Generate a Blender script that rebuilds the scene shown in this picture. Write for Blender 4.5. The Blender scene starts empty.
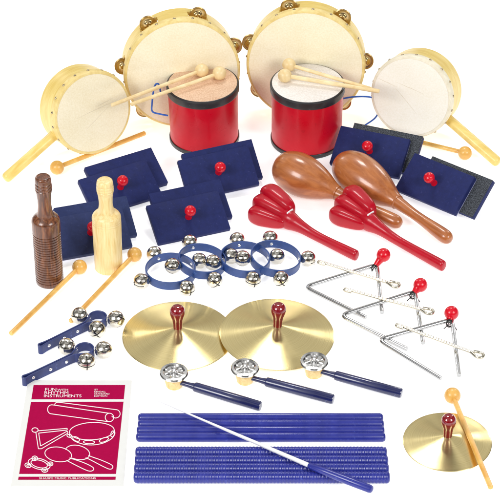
import bpy, bmesh, math, random
from math import sin, cos, pi, radians, sqrt, atan2
from mathutils import Vector as V, Matrix

random.seed(7)
S = bpy.context.scene
COL = S.collection

# ------------------------------------------------------------------ camera
F = 2200.0
EL = radians(36.5)
DIST = 2.59
CAM = V((0, -DIST * cos(EL), DIST * sin(EL)))
FW = V((0, cos(EL), -sin(EL)))
UP = V((0, sin(EL), cos(EL)))
RT = V((1, 0, 0))


def P(px, py, z=0.0):
    """the point at height z above the table that stands where the photograph shows (px, py)"""
    d = FW + RT * ((px - 250) / F) - UP * ((py - 247) / F)
    t = (z - CAM.z) / d.z
    return CAM + d * t


def on_plane(px, py, pt, n):
    d = FW + RT * ((px - 250) / F) - UP * ((py - 247) / F)
    t = (pt - CAM).dot(n) / d.dot(n)
    return CAM + d * t


def zfor(b, py):
    """height above base point b that projects to image row py"""
    k = -(py - 247) / F
    a = b - CAM
    # (a + z Z).UP = k (a + z Z).FW
    return (k * a.dot(FW) - a.dot(UP)) / (UP.z - k * FW.z)


cam = bpy.data.cameras.new("camera")
cam.sensor_width = 36
cam.lens = 36 * F / 500
cam.clip_start = 0.05
cam.clip_end = 100
cam_ob = bpy.data.objects.new("camera", cam)
COL.objects.link(cam_ob)
cam_ob.location = CAM
cam_ob.rotation_euler = (pi / 2 - EL, 0, 0)
S.camera = cam_ob

# --------------------------------------------------------------- materials
def lin(r, g, b):
    f = lambda c: (c / 255 / 12.92) if c / 255 <= 0.04045 else ((c / 255 + 0.055) / 1.055) ** 2.4
    return (f(r), f(g), f(b), 1)


def base_mat(name):
    m = bpy.data.materials.new(name)
    m.use_nodes = True
    nt = m.node_tree
    return m, nt, nt.nodes["Principled BSDF"]


def noise(nt, scale, detail=3, rough=0.55, stretch=None, dist=0.0):
    tc = nt.nodes.new("ShaderNodeTexCoord")
    n = nt.nodes.new("ShaderNodeTexNoise")
    n.inputs["Scale"].default_value = scale
    n.inputs["Detail"].default_value = detail
    n.inputs["Roughness"].default_value = rough
    n.inputs["Distortion"].default_value = dist
    if stretch:
        mp = nt.nodes.new("ShaderNodeMapping")
        mp.inputs["Scale"].default_value = stretch
        nt.links.new(tc.outputs["Object"], mp.inputs["Vector"])
        nt.links.new(mp.outputs[0], n.inputs["Vector"])
    else:
        nt.links.new(tc.outputs["Object"], n.inputs["Vector"])
    return n


def ramp(nt, src, stops):
    r = nt.nodes.new("ShaderNodeValToRGB")
    el = r.color_ramp.elements
    el[0].position, el[0].color = stops[0]
    el[1].position, el[1].color = stops[-1]
    for p, c in stops[1:-1]:
        e = el.new(p)
        e.color = c
    nt.links.new(src, r.inputs[0])
    return r


def bump(nt, b, src, strength, dist):
    n = nt.nodes.new("ShaderNodeBump")
    n.inputs["Strength"].default_value = strength
    n.inputs["Distance"].default_value = dist
    nt.links.new(src, n.inputs["Height"])
    nt.links.new(n.outputs[0], b.inputs["Normal"])


def paint(name, col, rough=0.3, var=0.12, coat=0.0, scale=60, bstr=0.15, spec=0.5, bscale=400):
    m, nt, b = base_mat(name)
    n = noise(nt, scale, 4, 0.6)
    lo = tuple(c * (1 - var) for c in col[:3]) + (1,)
    hi = tuple(min(1, c * (1 + var)) for c in col[:3]) + (1,)
    r = ramp(nt, n.outputs["Fac"], [(0.3, lo), (0.7, hi)])
    nt.links.new(r.outputs[0], b.inputs["Base Color"])
    b.inputs["Roughness"].default_value = rough
    b.inputs["Specular IOR Level"].default_value = spec
    b.inputs["Coat Weight"].default_value = coat
    b.inputs["Coat Roughness"].default_value = 0.08
    if bstr:
        n2 = noise(nt, bscale, 2)
        bump(nt, b, n2.outputs["Fac"], bstr, 0.0004)
    return m


def wood(name, dark, light, stretch, scale=90, rough=0.4, coat=0.0, mid=None):
    m, nt, b = base_mat(name)
    n = noise(nt, scale, 5, 0.6, stretch, 0.6)
    stops = [(0.33, dark), (0.68, light)]
    if mid:
        stops = [(0.3, dark), (0.5, mid), (0.72, light)]
    r = ramp(nt, n.outputs["Fac"], stops)
    nt.links.new(r.outputs[0], b.inputs["Base Color"])
    b.inputs["Roughness"].default_value = rough
    b.inputs["Coat Weight"].default_value = coat
    b.inputs["Coat Roughness"].default_value = 0.12
    bump(nt, b, n.outputs["Fac"], 0.15, 0.0004)
    return m


def metal(name, col, rough=0.15, aniso=0.0, grain=None):
    m, nt, b = base_mat(name)
    b.inputs["Base Color"].default_value = col
    b.inputs["Metallic"].default_value = 1
    b.inputs["Roughness"].default_value = rough
    if aniso:
        b.inputs["Anisotropic"].default_value = aniso
        t = nt.nodes.new("ShaderNodeTangent")
        t.direction_type = "RADIAL"
        t.axis = "Z"
        nt.links.new(t.outputs[0], b.inputs["Tangent"])
    if grain:
        n = noise(nt, grain, 3)
        lo = tuple(c * 0.8 for c in col[:3]) + (1,)
        r = ramp(nt, n.outputs["Fac"], [(0.3, lo), (0.65, col)])
        nt.links.new(r.outputs[0], b.inputs["Base Color"])
        bump(nt, b, n.outputs["Fac"], 0.1, 0.0003)
    return m


def skin_mat(name, a, c, scale=480, bs=0.2):
    m, nt, b = base_mat(name)
    n = noise(nt, scale, 3, 0.7)
    n2 = noise(nt, 22, 4, 0.6)
    mx = nt.nodes.new("ShaderNodeMath")
    mx.operation = "MULTIPLY_ADD"
    mx.inputs[1].default_value = 0.6
    nt.links.new(n.outputs["Fac"], mx.inputs[0])
    mu = nt.nodes.new("ShaderNodeMath")
    mu.operation = "MULTIPLY"
    mu.inputs[1].default_value = 0.4
    nt.links.new(n2.outputs["Fac"], mu.inputs[0])
    nt.links.new(mu.outputs[0], mx.inputs[2])
    r = ramp(nt, mx.outputs[0], [(0.36, a), (0.62, c)])
    nt.links.new(r.outputs[0], b.inputs["Base Color"])
    b.inputs["Roughness"].default_value = 0.65
    b.inputs["Specular IOR Level"].default_value = 0.25
    bump(nt, b, n.outputs["Fac"], bs, 0.0004)
    return m


def brass_mat():
    """lathe turned brass: concentric tool marks, radial highlights"""
    m, nt, b = base_mat("turned_brass")
    tc = nt.nodes.new("ShaderNodeTexCoord")
    sp = nt.nodes.new("ShaderNodeSeparateXYZ")
    nt.links.new(tc.outputs["Object"], sp.inputs[0])
    cb = nt.nodes.new("ShaderNodeCombineXYZ")
    nt.links.new(sp.outputs[0], cb.inputs[0])
    nt.links.new(sp.outputs[1], cb.inputs[1])
    ln = nt.nodes.new("ShaderNodeVectorMath")
    ln.operation = "LENGTH"
    nt.links.new(cb.outputs[0], ln.inputs[0])
    n = nt.nodes.new("ShaderNodeTexNoise")
    n.noise_dimensions = "1D"
    n.inputs["Scale"].default_value = 900
    n.inputs["Detail"].default_value = 4
    nt.links.new(ln.outputs["Value"], n.inputs["W"])
    r = ramp(nt, n.outputs["Fac"], [(0.3, (0.81, 0.66, 0.31, 1)), (0.7, (0.88, 0.73, 0.37, 1))])
    nt.links.new(r.outputs[0], b.inputs["Base Color"])
    b.inputs["Metallic"].default_value = 1
    b.inputs["Roughness"].default_value = 0.26
    b.inputs["Anisotropic"].default_value = 0.97
    b.inputs["Anisotropic Rotation"].default_value = 0.25
    t = nt.nodes.new("ShaderNodeTangent")
    t.direction_type = "RADIAL"
    t.axis = "Z"
    nt.links.new(t.outputs[0], b.inputs["Tangent"])
    bump(nt, b, n.outputs["Fac"], 0.03, 0.0002)
    return m


M = {}
M["beech"] = wood("mallet_beech", lin(218, 158, 68), lin(241, 196, 108), (1, 1, 1), 60, 0.38, 0.3)
M["pale"] = wood("pale_maple", lin(226, 196, 138), lin(246, 225, 178), (1, 1, 1), 60, 0.42, 0.15)
M["hoop"] = wood("hoop_maple", lin(228, 194, 98), lin(246, 221, 138), (1, 1, 6), 30, 0.42, 0.2)
M["lip"] = wood("skin_over_hoop", lin(224, 195, 118), lin(243, 222, 154), (1, 1, 1), 90, 0.5)
M["lip_white"] = wood("skin_edge_white", lin(226, 216, 190), lin(245, 238, 216), (1, 1, 1), 90, 0.5)
M["skin"] = skin_mat("calf_skin", lin(238, 225, 188), lin(250, 241, 214))
M["skin_white"] = skin_mat("white_skin", lin(242, 236, 218), lin(251, 247, 235))
M["crease"] = paint("skin_crease", lin(214, 200, 172), 0.7, 0.1, 0, 60, 0, 0.1)
M["skin_tan"] = skin_mat("tan_skin", lin(206, 160, 126), lin(242, 212, 182), 560, 0.3)
M["drum_white"] = skin_mat("drum_skin_white", lin(218, 210, 200), lin(246, 240, 234), 480)
M["red"] = paint("red_lacquer", lin(196, 4, 32), 0.34, 0.06, 0.12, 30, 0.04, 0.3)
M["red_castanet"] = paint("red_plastic", lin(178, 0, 30), 0.36, 0.06, 0.3, 40, 0.05, 0.3)
M["red_knob"] = paint("red_knob_paint", lin(212, 8, 34), 0.25, 0.08, 0.2, 60, 0.05, 0.4)
M["dark_red"] = paint("dark_red_lacquer", lin(128, 10, 22), 0.12, 0.2, 0.9, 60, 0)
M["black"] = paint("black_trim", lin(38, 36, 38), 0.4, 0.25, 0.1, 80, 0.15)
M["slot"] = paint("tie_black_bell_shade", lin(16, 13, 11), 0.7, 0.1, 0, 60, 0)  # black of the ties, also painted shade inside the bells
M["navy"] = paint("navy_block_paint", lin(32, 40, 90), 0.6, 0.14, 0, 180, 0.3, 0.2, 700)
M["navy2"] = paint("slate_navy_paint", lin(44, 54, 96), 0.6, 0.14, 0, 180, 0.3, 0.2, 700)
M["edge"] = paint("pale_board_edge", lin(150, 152, 184), 0.6, 0.4, 0, 120, 0.3)  # paler grey-blue, shows as a thin line below the upper boards
M["blue"] = paint("blue_stick_paint", lin(38, 46, 138), 0.3, 0.14, 0.2, 90, 0.08, 0.45)
M["blue_handle"] = paint("dark_blue_gloss", lin(28, 34, 84), 0.25, 0.15, 0.6, 60, 0.04)
M["strap"] = paint("blue_vinyl_strap", lin(44, 72, 132), 0.38, 0.14, 0.15, 120, 0.2)
M["strap2"] = paint("navy_vinyl_strap", lin(38, 52, 110), 0.42, 0.14, 0.1, 120, 0.2)
M["cord"] = paint("blue_cord_fibre", lin(44, 96, 186), 0.6, 0.15, 0, 300, 0.4)
M["brown"] = wood("brown_maraca_lacquer", lin(158, 88, 42), lin(190, 118, 66), (1.0, 5, 5), 30, 0.3, 0.5)
M["dark_wood"] = wood("dark_turned_wood", lin(62, 30, 18), lin(150, 92, 54), (6, 6, 0.6), 60, 0.3, 0.5, lin(102, 58, 34))
M["light_wood"] = wood("light_turned_wood", lin(226, 192, 118), lin(250, 230, 174), (7, 7, 0.6), 55, 0.4, 0.25, lin(242, 216, 152))
M["cup"] = wood("cup_wood", lin(226, 184, 104), lin(248, 222, 160), (3, 3, 1), 80, 0.45)
M["brass"] = brass_mat()
M["jingle"] = metal("jingle_brass", (0.62, 0.44, 0.20, 1), 0.24, 0, 200)
M["jingle_rim"] = wood("jingle_slot_wood", lin(120, 78, 34), lin(176, 126, 64), (1, 1, 1), 90, 0.4, 0.2)
M["tin"] = metal("tin_plate", (0.74, 0.73, 0.71, 1), 0.16, 0, 260)
M["chrome"] = metal("bell_nickel", (0.74, 0.70, 0.62, 1), 0.11, 0, 260)
M["rod"] = metal("triangle_steel", (0.52, 0.52, 0.52, 1), 0.16)
M["striker"] = metal("striker_zinc", (0.60, 0.56, 0.46, 1), 0.25)
M["tack"] = metal("brass_tack", (0.42, 0.34, 0.22, 1), 0.25)
M["rivet"] = metal("steel_rivet", (0.85, 0.85, 0.86, 1), 0.2)
M["white"] = paint("white_paint", lin(238, 238, 238), 0.4, 0.03, 0, 60, 0)
M["paper"] = paint("book_paper", lin(223, 223, 219), 0.7, 0.012, 0, 60, 0.02, 0.1)
M["magenta"] = paint("magenta_ink", lin(164, 0, 66), 0.7, 0.05, 0, 300, 0.02, 0.06)
M["ink_white"] = paint("white_ink", lin(246, 232, 234), 0.7, 0.02, 0, 60, 0, 0.06)


def grit():
    m, nt, b = base_mat("grey_sandpaper")
    n = noise(nt, 900, 2, 0.8)
    r = ramp(nt, n.outputs["Fac"], [(0.42, lin(24, 27, 34)), (0.68, lin(92, 98, 106))])
    nt.links.new(r.outputs[0], b.inputs["Base Color"])
    b.inputs["Roughness"].default_value = 0.8
    bump(nt, b, n.outputs["Fac"], 0.5, 0.0006)
    return m


M["grit"] = grit()


def wear(m, col, lo=0.70, hi=0.74, scale=330, rough=True):
    """sparse chips and rubbed spots over an existing paint"""
    nt = m.node_tree
    b = nt.nodes["Principled BSDF"]
    src = b.inputs["Base Color"].links[0].from_socket
    n = noise(nt, scale, 2, 0.5)
    r = ramp(nt, n.outputs["Fac"], [(lo, (0, 0, 0, 1)), (hi, (1, 1, 1, 1))])
    mx = nt.nodes.new("ShaderNodeMix")
    mx.data_type = "RGBA"
    nt.links.new(r.outputs[0], mx.inputs[0])
    nt.links.new(src, mx.inputs[6])
    mx.inputs[7].default_value = col
    nt.links.new(mx.outputs[2], b.inputs["Base Color"])
    if rough:
        n2 = noise(nt, 45, 3, 0.6)
        r0 = b.inputs["Roughness"].default_value
        mr = nt.nodes.new("ShaderNodeMapRange")
        mr.inputs[1].default_value = 0.3
        mr.inputs[2].default_value = 0.7
        mr.inputs[3].default_value = max(0.05, r0 - 0.1)
        mr.inputs[4].default_value = r0 + 0.12
        nt.links.new(n2.outputs["Fac"], mr.inputs[0])
        nt.links.new(mr.outputs[0], b.inputs["Roughness"])


wear(M["navy"], lin(46, 52, 104), 0.66, 0.74)
wear(M["navy2"], lin(56, 66, 108), 0.66, 0.74)
wear(M["blue"], lin(60, 72, 160), 0.66, 0.76, 260)
wear(M["blue_handle"], lin(60, 68, 120), 0.70, 0.76, 260)
wear(M["red"], lin(184, 2, 28), 0.66, 0.72, 90)
wear(M["red_castanet"], lin(178, 0, 27), 0.66, 0.72, 120)
wear(M["black"], lin(70, 68, 70), 0.68, 0.74, 200)
wear(M["strap"], lin(66, 96, 158), 0.66, 0.72, 200)
wear(M["strap2"], lin(60, 76, 138), 0.66, 0.72, 200)

# ---------------------------------------------------------------- geometry
def lathe(prof, seg=48, mat=None, bm=None, wob=None):
    """prof: (r, z) list about local Z; wob(theta, r, z) -> dz"""
    bm = bm or bmesh.new()
    mat = mat or Matrix()
    rings = []
    for r, z in prof:
        if r <= 1e-7:
            rings.append([bm.verts.new(mat @ V((0, 0, z)))])
        else:
            ring = []
            for i in range(seg):
                a = 2 * pi * i / seg
                dz = wob(a, r, z) if wob else 0
                ring.append(bm.verts.new(mat @ V((r * cos(a), r * sin(a), z + dz))))
            rings.append(ring)
    for A, B in zip(rings, rings[1:]):
        if len(A) == 1 and len(B) == 1:
            continue
        for i in range(seg):
            j = (i + 1) % seg
            if len(A) == 1:
                bm.faces.new((A[0], B[i], B[j]))
            elif len(B) == 1:
                bm.faces.new((A[i], A[j], B[0]))
            else:
                bm.faces.new((A[i], A[j], B[j], B[i]))
    return bm


def loop_lathe(prof, seg=96, mat=None, bm=None):
    """closed profile (hoop)"""
    return lathe(list(prof) + [prof[0]], seg, mat, bm)


def arc_block(r0, r1, z0, z1, a0, a1, n, bm):
    cols = []
    for i in range(n + 1):
        a = a0 + (a1 - a0) * i / n
        cols.append([bm.verts.new((r * cos(a), r * sin(a), z)) for r, z in ((r1, z0), (r1, z1), (r0, z1), (r0, z0))])
    for A, B in zip(cols, cols[1:]):
        for k in range(4):
            l = (k + 1) % 4
            bm.faces.new((A[k], B[k], B[l], A[l]))
    bm.faces.new(cols[0])
    bm.faces.new(cols[-1][::-1])
    return bm


def tube(pts, rad, seg=12, closed=False, bm=None, squash=None, caps=True):
    bm = bm or bmesh.new()
    pts = [V(p) for p in pts]
    n = len(pts)
    rads = rad if isinstance(rad, (list, tuple)) else [rad] * n
    T = []
    for i in range(n):
        a = pts[(i - 1) % n] if (closed or i > 0) else pts[i]
        b = pts[(i + 1) % n] if (closed or i < n - 1) else pts[i]
        T.append((b - a).normalized())
    ref = V((0, 0, 1)) if abs(T[0].z) < 0.9 else V((1, 0, 0))
    x = T[0].cross(ref).normalized()
    rings = []
    for i in range(n):
        x = (x - T[i] * x.dot(T[i])).normalized()
        y = T[i].cross(x)
        sq = squash or (1, 1)
        rings.append([bm.verts.new(pts[i] + (x * cos(2 * pi * k / seg) * sq[0] + y * sin(2 * pi * k / seg) * sq[1]) * rads[i]) for k in range(seg)])
    m = n if closed else n - 1
    for i in range(m):
        A, B = rings[i], rings[(i + 1) % n]
        for k in range(seg):
            l = (k + 1) % seg
            bm.faces.new((A[k], A[l], B[l], B[k]))
    if not closed and caps:
        bm.faces.new(rings[0][::-1])
        bm.faces.new(rings[-1])
    return bm


def box(sx, sy, sz, mat=None, bev=0.0, bm=None, segs=2):
    t = bmesh.new()
    bmesh.ops.create_cube(t, size=1)
    for v in t.verts:
        v.co = V((v.co.x * sx, v.co.y * sy, v.co.z * sz))
    if bev:
        bmesh.ops.bevel(t, geom=t.edges[:], offset=bev, segments=segs, profile=0.5, affect="EDGES")
    if mat:
        t.transform(mat)
    if bm is None:
        return t
    me = bpy.data.meshes.new("tmp")
    t.to_mesh(me)
    bm.from_mesh(me)
    bpy.data.meshes.remove(me)
    return bm


def smooth_line(pts, n=8, closed=False):
    pts = [V(p) for p in pts]
    out = []
    N = len(pts)
    rng = range(N) if closed else range(N - 1)
    for i in rng:
        p0 = pts[(i - 1) % N] if (closed or i > 0) else pts[i]
        p1 = pts[i]
        p2 = pts[(i + 1) % N]
        p3 = pts[(i + 2) % N] if (closed or i + 2 < N) else p2
        for k in range(n):
            t = k / n
            out.append(0.5 * ((2 * p1) + (p2 - p0) * t + (2 * p0 - 5 * p1 + 4 * p2 - p3) * t * t + (3 * p1 - p0 - 3 * p2 + p3) * t ** 3))
    if not closed:
        out.append(pts[-1])
    return out


def sm_prof(prof, n=5):
    return [(max(0, p.x), p.y) for p in smooth_line([V((r, z, 0)) for r, z in prof], n)]


def sphere_prof(r, cz=0.0, n=20, sq=1.0):
    return [(r * sin(pi * i / n) if 0 < i < n else 0, cz - r * sq * cos(pi * i / n)) for i in range(n + 1)]


def frame(o, x, z=V((0, 0, 1))):
    x = x.normalized()
    y = z.cross(x).normalized()
    z = x.cross(y)
    m = Matrix((x, y, z)).transposed().to_4x4()
    m.translation = o
    return m


def frame_z(o, z, xh=None):
    z = z.normalized()
    x = xh or V((0, 0, 1)).cross(z)
    if x.length < 1e-6:
        x = V((1, 0, 0))
    x = (x - z * x.dot(z)).normalized()
    y = z.cross(x)
    m = Matrix((x, y, z)).transposed().to_4x4()
    m.translation = o
    return m


# ------------------------------------------------------------------ objects
def thing(name, label, cat, mat, group=None):
    o = bpy.data.objects.new(name, None)
    o.empty_display_size = 0.01
    COL.objects.link(o)
    o.matrix_world = mat
    o["_w"] = 0
    del o["_w"]
    o["label"] = label
    o["category"] = cat
    if group:
        o["group"] = group
    WM[o] = mat.copy()
    return o


WM = {}


def finish(bm, name, mat, sharp=38, smooth=True):
    bmesh.ops.recalc_face_normals(bm, faces=bm.faces[:])
    me = bpy.data.meshes.new(name)
    bm.to_mesh(me)
    bm.free()
    for p in me.polygons:
        p.use_smooth = smooth
    if smooth:
        me.set_sharp_from_angle(angle=radians(sharp))
    me.materials.append(mat)
    return me


def put(name, me, parent=None, local=None):
    o = bpy.data.objects.new(name, me)
    COL.objects.link(o)
    if parent:
        o.parent = parent
        WM[o] = WM[parent] @ (local or Matrix())
    else:
        WM[o] = local or Matrix()
    if local is not None:
        o.matrix_local = local
    return o


def part(name, bm, mat, parent, world=False, sharp=38, local=None, smooth=True):
    """world: bm is in world coordinates, else in the thing's own"""
    if world:
        bm.transform(WM[parent].inverted())
    return put(name, finish(bm, name, mat, sharp, smooth), parent, local)


def T(*a):
    return Matrix.Translation(V(a))


def RZ(a):
    return Matrix.Rotation(a, 4, "Z")


def RX(a):
    return Matrix.Rotation(a, 4, "X")


def RY(a):
    return Matrix.Rotation(a, 4, "Y")


# ----------------------------------------------------------------- setting
def ground():
    bm = bmesh.new()
    bmesh.ops.create_grid(bm, x_segments=2, y_segments=2, size=4)
    m, nt, b = base_mat("white_table_glow")
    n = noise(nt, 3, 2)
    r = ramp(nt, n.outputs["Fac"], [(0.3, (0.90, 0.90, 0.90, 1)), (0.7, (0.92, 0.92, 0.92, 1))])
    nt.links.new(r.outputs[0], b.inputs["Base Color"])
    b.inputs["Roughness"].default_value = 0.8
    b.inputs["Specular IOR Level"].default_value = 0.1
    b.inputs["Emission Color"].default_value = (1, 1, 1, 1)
    b.inputs["Emission Strength"].default_value = 0.52  # added self-glow of the table, washes shadows out towards white
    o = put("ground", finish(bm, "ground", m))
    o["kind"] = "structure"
    o["label"] = "plain white table surface with an added glow, under all the instruments"


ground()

# ------------------------------------------------------------------ mallets
def mallet(label, ball, end, zb, ze, rb, rs, mat, group, rs2=None):
    B, Q = P(ball[0], ball[1], zb), P(end[0], end[1], ze)
    d = Q - B
    root = thing("mallet", label, "mallet", frame(V((B.x, B.y, B.z - rb)), V((d.x, d.y, 0))), group)
    ax = frame_z(B, d)
    hd = lathe(sphere_prof(rb, 0, 24), 40, ax)
    part("head", hd, M[mat], root, True)
    L = d.length
    st = lathe([(rs * 0.95, rb * 0.8), (rs, rb + 0.002), (rs, L * 0.6), (rs2 or rs, L - 0.0008), ((rs2 or rs) * 0.75, L), (0, L)], 20, ax)
    part("stick", st, M[mat], root, True)
    return root


GM = "wooden ball mallets"
mallet("golden wooden mallet lying under the edge of the cream skinned hand drum", (57, 167.5), (145, 133), 0.0085, 0.0035, 0.0088, 0.0029, "beech", GM)
mallet("golden wooden mallet lying half hidden behind the navy blocks below the white drum", (465, 153), (388, 134), 0.0085, 0.0035, 0.0086, 0.0027, "beech", GM)
mallet("golden wooden mallet crossing the foot of the dark ribbed wood block", (79.6, 267), (10.5, 334), 0.0085, 0.003, 0.0087, 0.0028, "beech", GM)
mallet("golden wooden mallet crossing the foot of the pale wood block", (134.6, 254.5), (70.3, 321.5), 0.0085, 0.003, 0.0086, 0.0028, "beech", GM)
mallet("golden wooden mallet leaning across the small brass cymbal", (452.5, 395.5), (491, 488), 0.0088, 0.0105, 0.0088, 0.0028, "beech", GM)

# ---------------------------------------------------------------- red drums
def red_drum(label, top, bot, rx, skin, cordpts, mallets):
    b = P(bot[0], bot[1], 0)
    H = zfor(b, top[1])
    c = b + V((0, 0, H))
    tp = P(top[0], top[1], H)
    sc = F / (tp - CAM).dot(FW)
    R = rx / sc
    zdir = (tp - b)
    root = thing("red_drum", label, "drum", frame_z(b, zdir, V((1, 0, 0))), "red toy drums")
    L = zdir.length
    Rb = R * 0.965
    bw = 0.0085
    part("shell", lathe([(Rb, bw * 0.5), (R * 0.965, L * 0.5), (R * 0.985, L - bw * 0.9)], 72), M["red"], root)
    r1 = R * 1.0
    part("rim", lathe([(R * 0.975, L - bw - 0.002), (r1 + 0.0002, L - bw - 0.0018), (r1 + 0.0008, L - bw), (r1 + 0.0008, L - 0.0012), (r1, L - 0.0003), (r1 - 0.002, L + 0.0002)], 72), M["black"], root)
    part("base_rim", lathe([(Rb - 0.004, 0), (Rb + 0.0006, 0), (Rb + 0.0012, 0.0008), (Rb + 0.0012, bw * 0.62), (Rb + 0.0006, bw * 0.7), (Rb - 0.001, bw * 0.7)], 72), M["black"], root)
    part("drumhead", lathe([(0, L + 0.0012), (R * 0.5, L + 0.0012), (R - 0.004, L + 0.001), (R - 0.0018, L + 0.0004), (R - 0.0012, L - 0.0006)], 72), M[skin], root)
    pts = smooth_line([P(*q) for q in cordpts], 8)
    part("cord", tube(pts, 0.0011, 8), M["cord"], root, True)
    return H, tp


H1, t1 = red_drum("red toy drum with a tan speckled head and black rims", (202.6, 83), (204.5, 137.5), 35.9, "skin_tan",
                  [(168, 115.5, .044), (160, 114, .046), (152.5, 111.5, .045), (152, 104, .052), (153.5, 91, .068), (155.5, 84.5, .074), (159, 84.5, .073), (160.5, 92, .06)], 0)
H2, t2 = red_drum("red toy drum with a plain white head and black rims", (307.6, 83), (306.5, 139.5), 37, "drum_white",
                  [(343, 98.5, .05), (352, 97, .052), (364, 96.5, .052), (373, 98, .05), (379, 104, .044), (379.5, 110, .035), (375, 118, .02), (366, 124.5, .008), (360, 128, .003)], 0)
zb = H1 + 0.0018
GD = "pale mallets lying on the red drums"
mallet("pale mallet on the tan drum head, its ball nearer the drum centre", (201.8, 70.3), (111.5, 105.3), zb + .0082, zb + .004, 0.0085, 0.0024, "pale", GD)
mallet("pale mallet on the tan drum head, its ball nearer the drum's right rim", (219.4, 73.2), (131, 104.5), zb + .0082, zb + .004, 0.0086, 0.0024, "pale", GD)
zb = H2 + 0.0018
mallet("pale mallet on the white drum head, its ball behind the other one", (289, 64.8), (372, 89), zb + .0082, zb + .0035, 0.0085, 0.0023, "pale", GD)
mallet("pale mallet on the white drum head, its ball in front of the other one", (284.8, 75.6), (379.5, 91.3), zb + .0082, zb + .0035, 0.0087, 0.0027, "pale", GD)

# ------------------------------------------------------ tambourines, drums
def tack_mesh():
    return finish(lathe([(0, 0.0012), (0.0011, 0.0009), (0.0018, 0.0), (0.0019, -0.0004)], 12), "tack", M["tack"])


TACK = tack_mesh()


def hoop_frame(c, az, el):
    n = V((cos(el) * sin(az), -cos(el) * cos(az), sin(el)))
    return frame_z(c, n), n


def tambourine(label, cpx, wpx, az, el, d, jing, skin, lip, tackoff):
    az, el = radians(az), radians(el)
    R = wpx / 2 / 790
    cz = R * cos(el) + d * sin(el)
    c = P(cpx[0], cpx[1], cz)
    sc = F / (c - CAM).dot(FW)
    R = wpx / 2 / sc
    m, n = hoop_frame(c, az, el)
    root = thing("tambourine", label, "tambourine", m, "tambourines")
    th = 0.005
    bm = bmesh.new()
    ro, ri = R - 0.001, R - 0.001 - th
    s0, s1 = -d * 0.72, -d * 0.38
    loop_lathe([(ri, -0.001), (ro, -0.001), (ro, s1), (ri, s1)], 120, None, bm)
    loop_lathe([(ri, s0), (ro, s0), (ro, -d + 0.0008), (ro - 0.0008, -d), (ri, -d)], 120, None, bm)
    half = radians(10.5)
    js = []
    cm = c - n * d * 0.55
    for j in jing:
        p = on_plane(j[0], j[1], cm, n)
        q = m.inverted() @ p
        js.append(atan2(q.y, q.x))
    js.sort()
    for i, a in enumerate(js):
        a2 = js[(i + 1) % len(js)]
        if a2 < a:
            a2 += 2 * pi
        arc_block(ri, ro, s0, s1, a + half, a2 - half, 12, bm)
    part("hoop", bm, M["hoop"], root)
    part("drumhead", lathe([(0, 0), (R * 0.6, 0), (R - 0.0035, 0)], 120), M[skin], root)
    part("skin_edge", lathe([(R - 0.0034, 0), (R - 0.0012, -0.0004), (R, -0.0022), (R + 0.0003, -0.0105), (R - 0.0004, -0.011)], 120), M[lip], root)
    for k in range(20):
        a = 2 * pi * (k + tackoff) / 20
        put("tack", TACK, root, RZ(a) @ T(R + 0.0003, 0, -0.0062) @ RY(pi / 2))
    prof = [(0, 0.0016), (0.0014, 0.0030), (0.0034, 0.0030), (0.0052, 0.0012), (0.0064, 0.0004), (0.0096, 0.0002), (0.0106, 0.0006), (0.0112, 0.0002), (0.0104, -0.0003), (0.006, -0.0002), (0, 0.0008)]
    jm = finish(lathe(sm_prof(prof, 3), 40), "jingle", M["jingle"])
    pm = finish(lathe([(0, -.012), (.0009, -.012), (.0009, .0125), (0, .0125)], 10), "pin", M["tack"])
    for a in js:
        base = RZ(a) @ T(R - 0.0012, 0, (s0 + s1) / 2)
        put("jingle", jm, root, base @ T(0, 0, 0.0010))
        put("jingle", jm, root, base @ T(0, 0, -0.0010) @ RX(pi))
        put("pin", pm, root, RZ(a) @ T(R - 0.0035, 0, (s0 + s1) / 2))
    return root


tambourine("tambourine standing behind the tan headed red drum", (182.5, 74), 117, 9, 7.5, 0.041,
           [(146, 21), (199, 12), (236, 45), (118, 66), (140, 114)], "skin", "lip", 0.3)
tambourine("tambourine standing behind the white headed red drum", (305.5, 66), 119, -5, 8, 0.036,
           [(289, 7), (342, 18), (367, 61), (249, 42), (254, 92), (347, 107)], "skin", "lip", 0.7)


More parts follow.
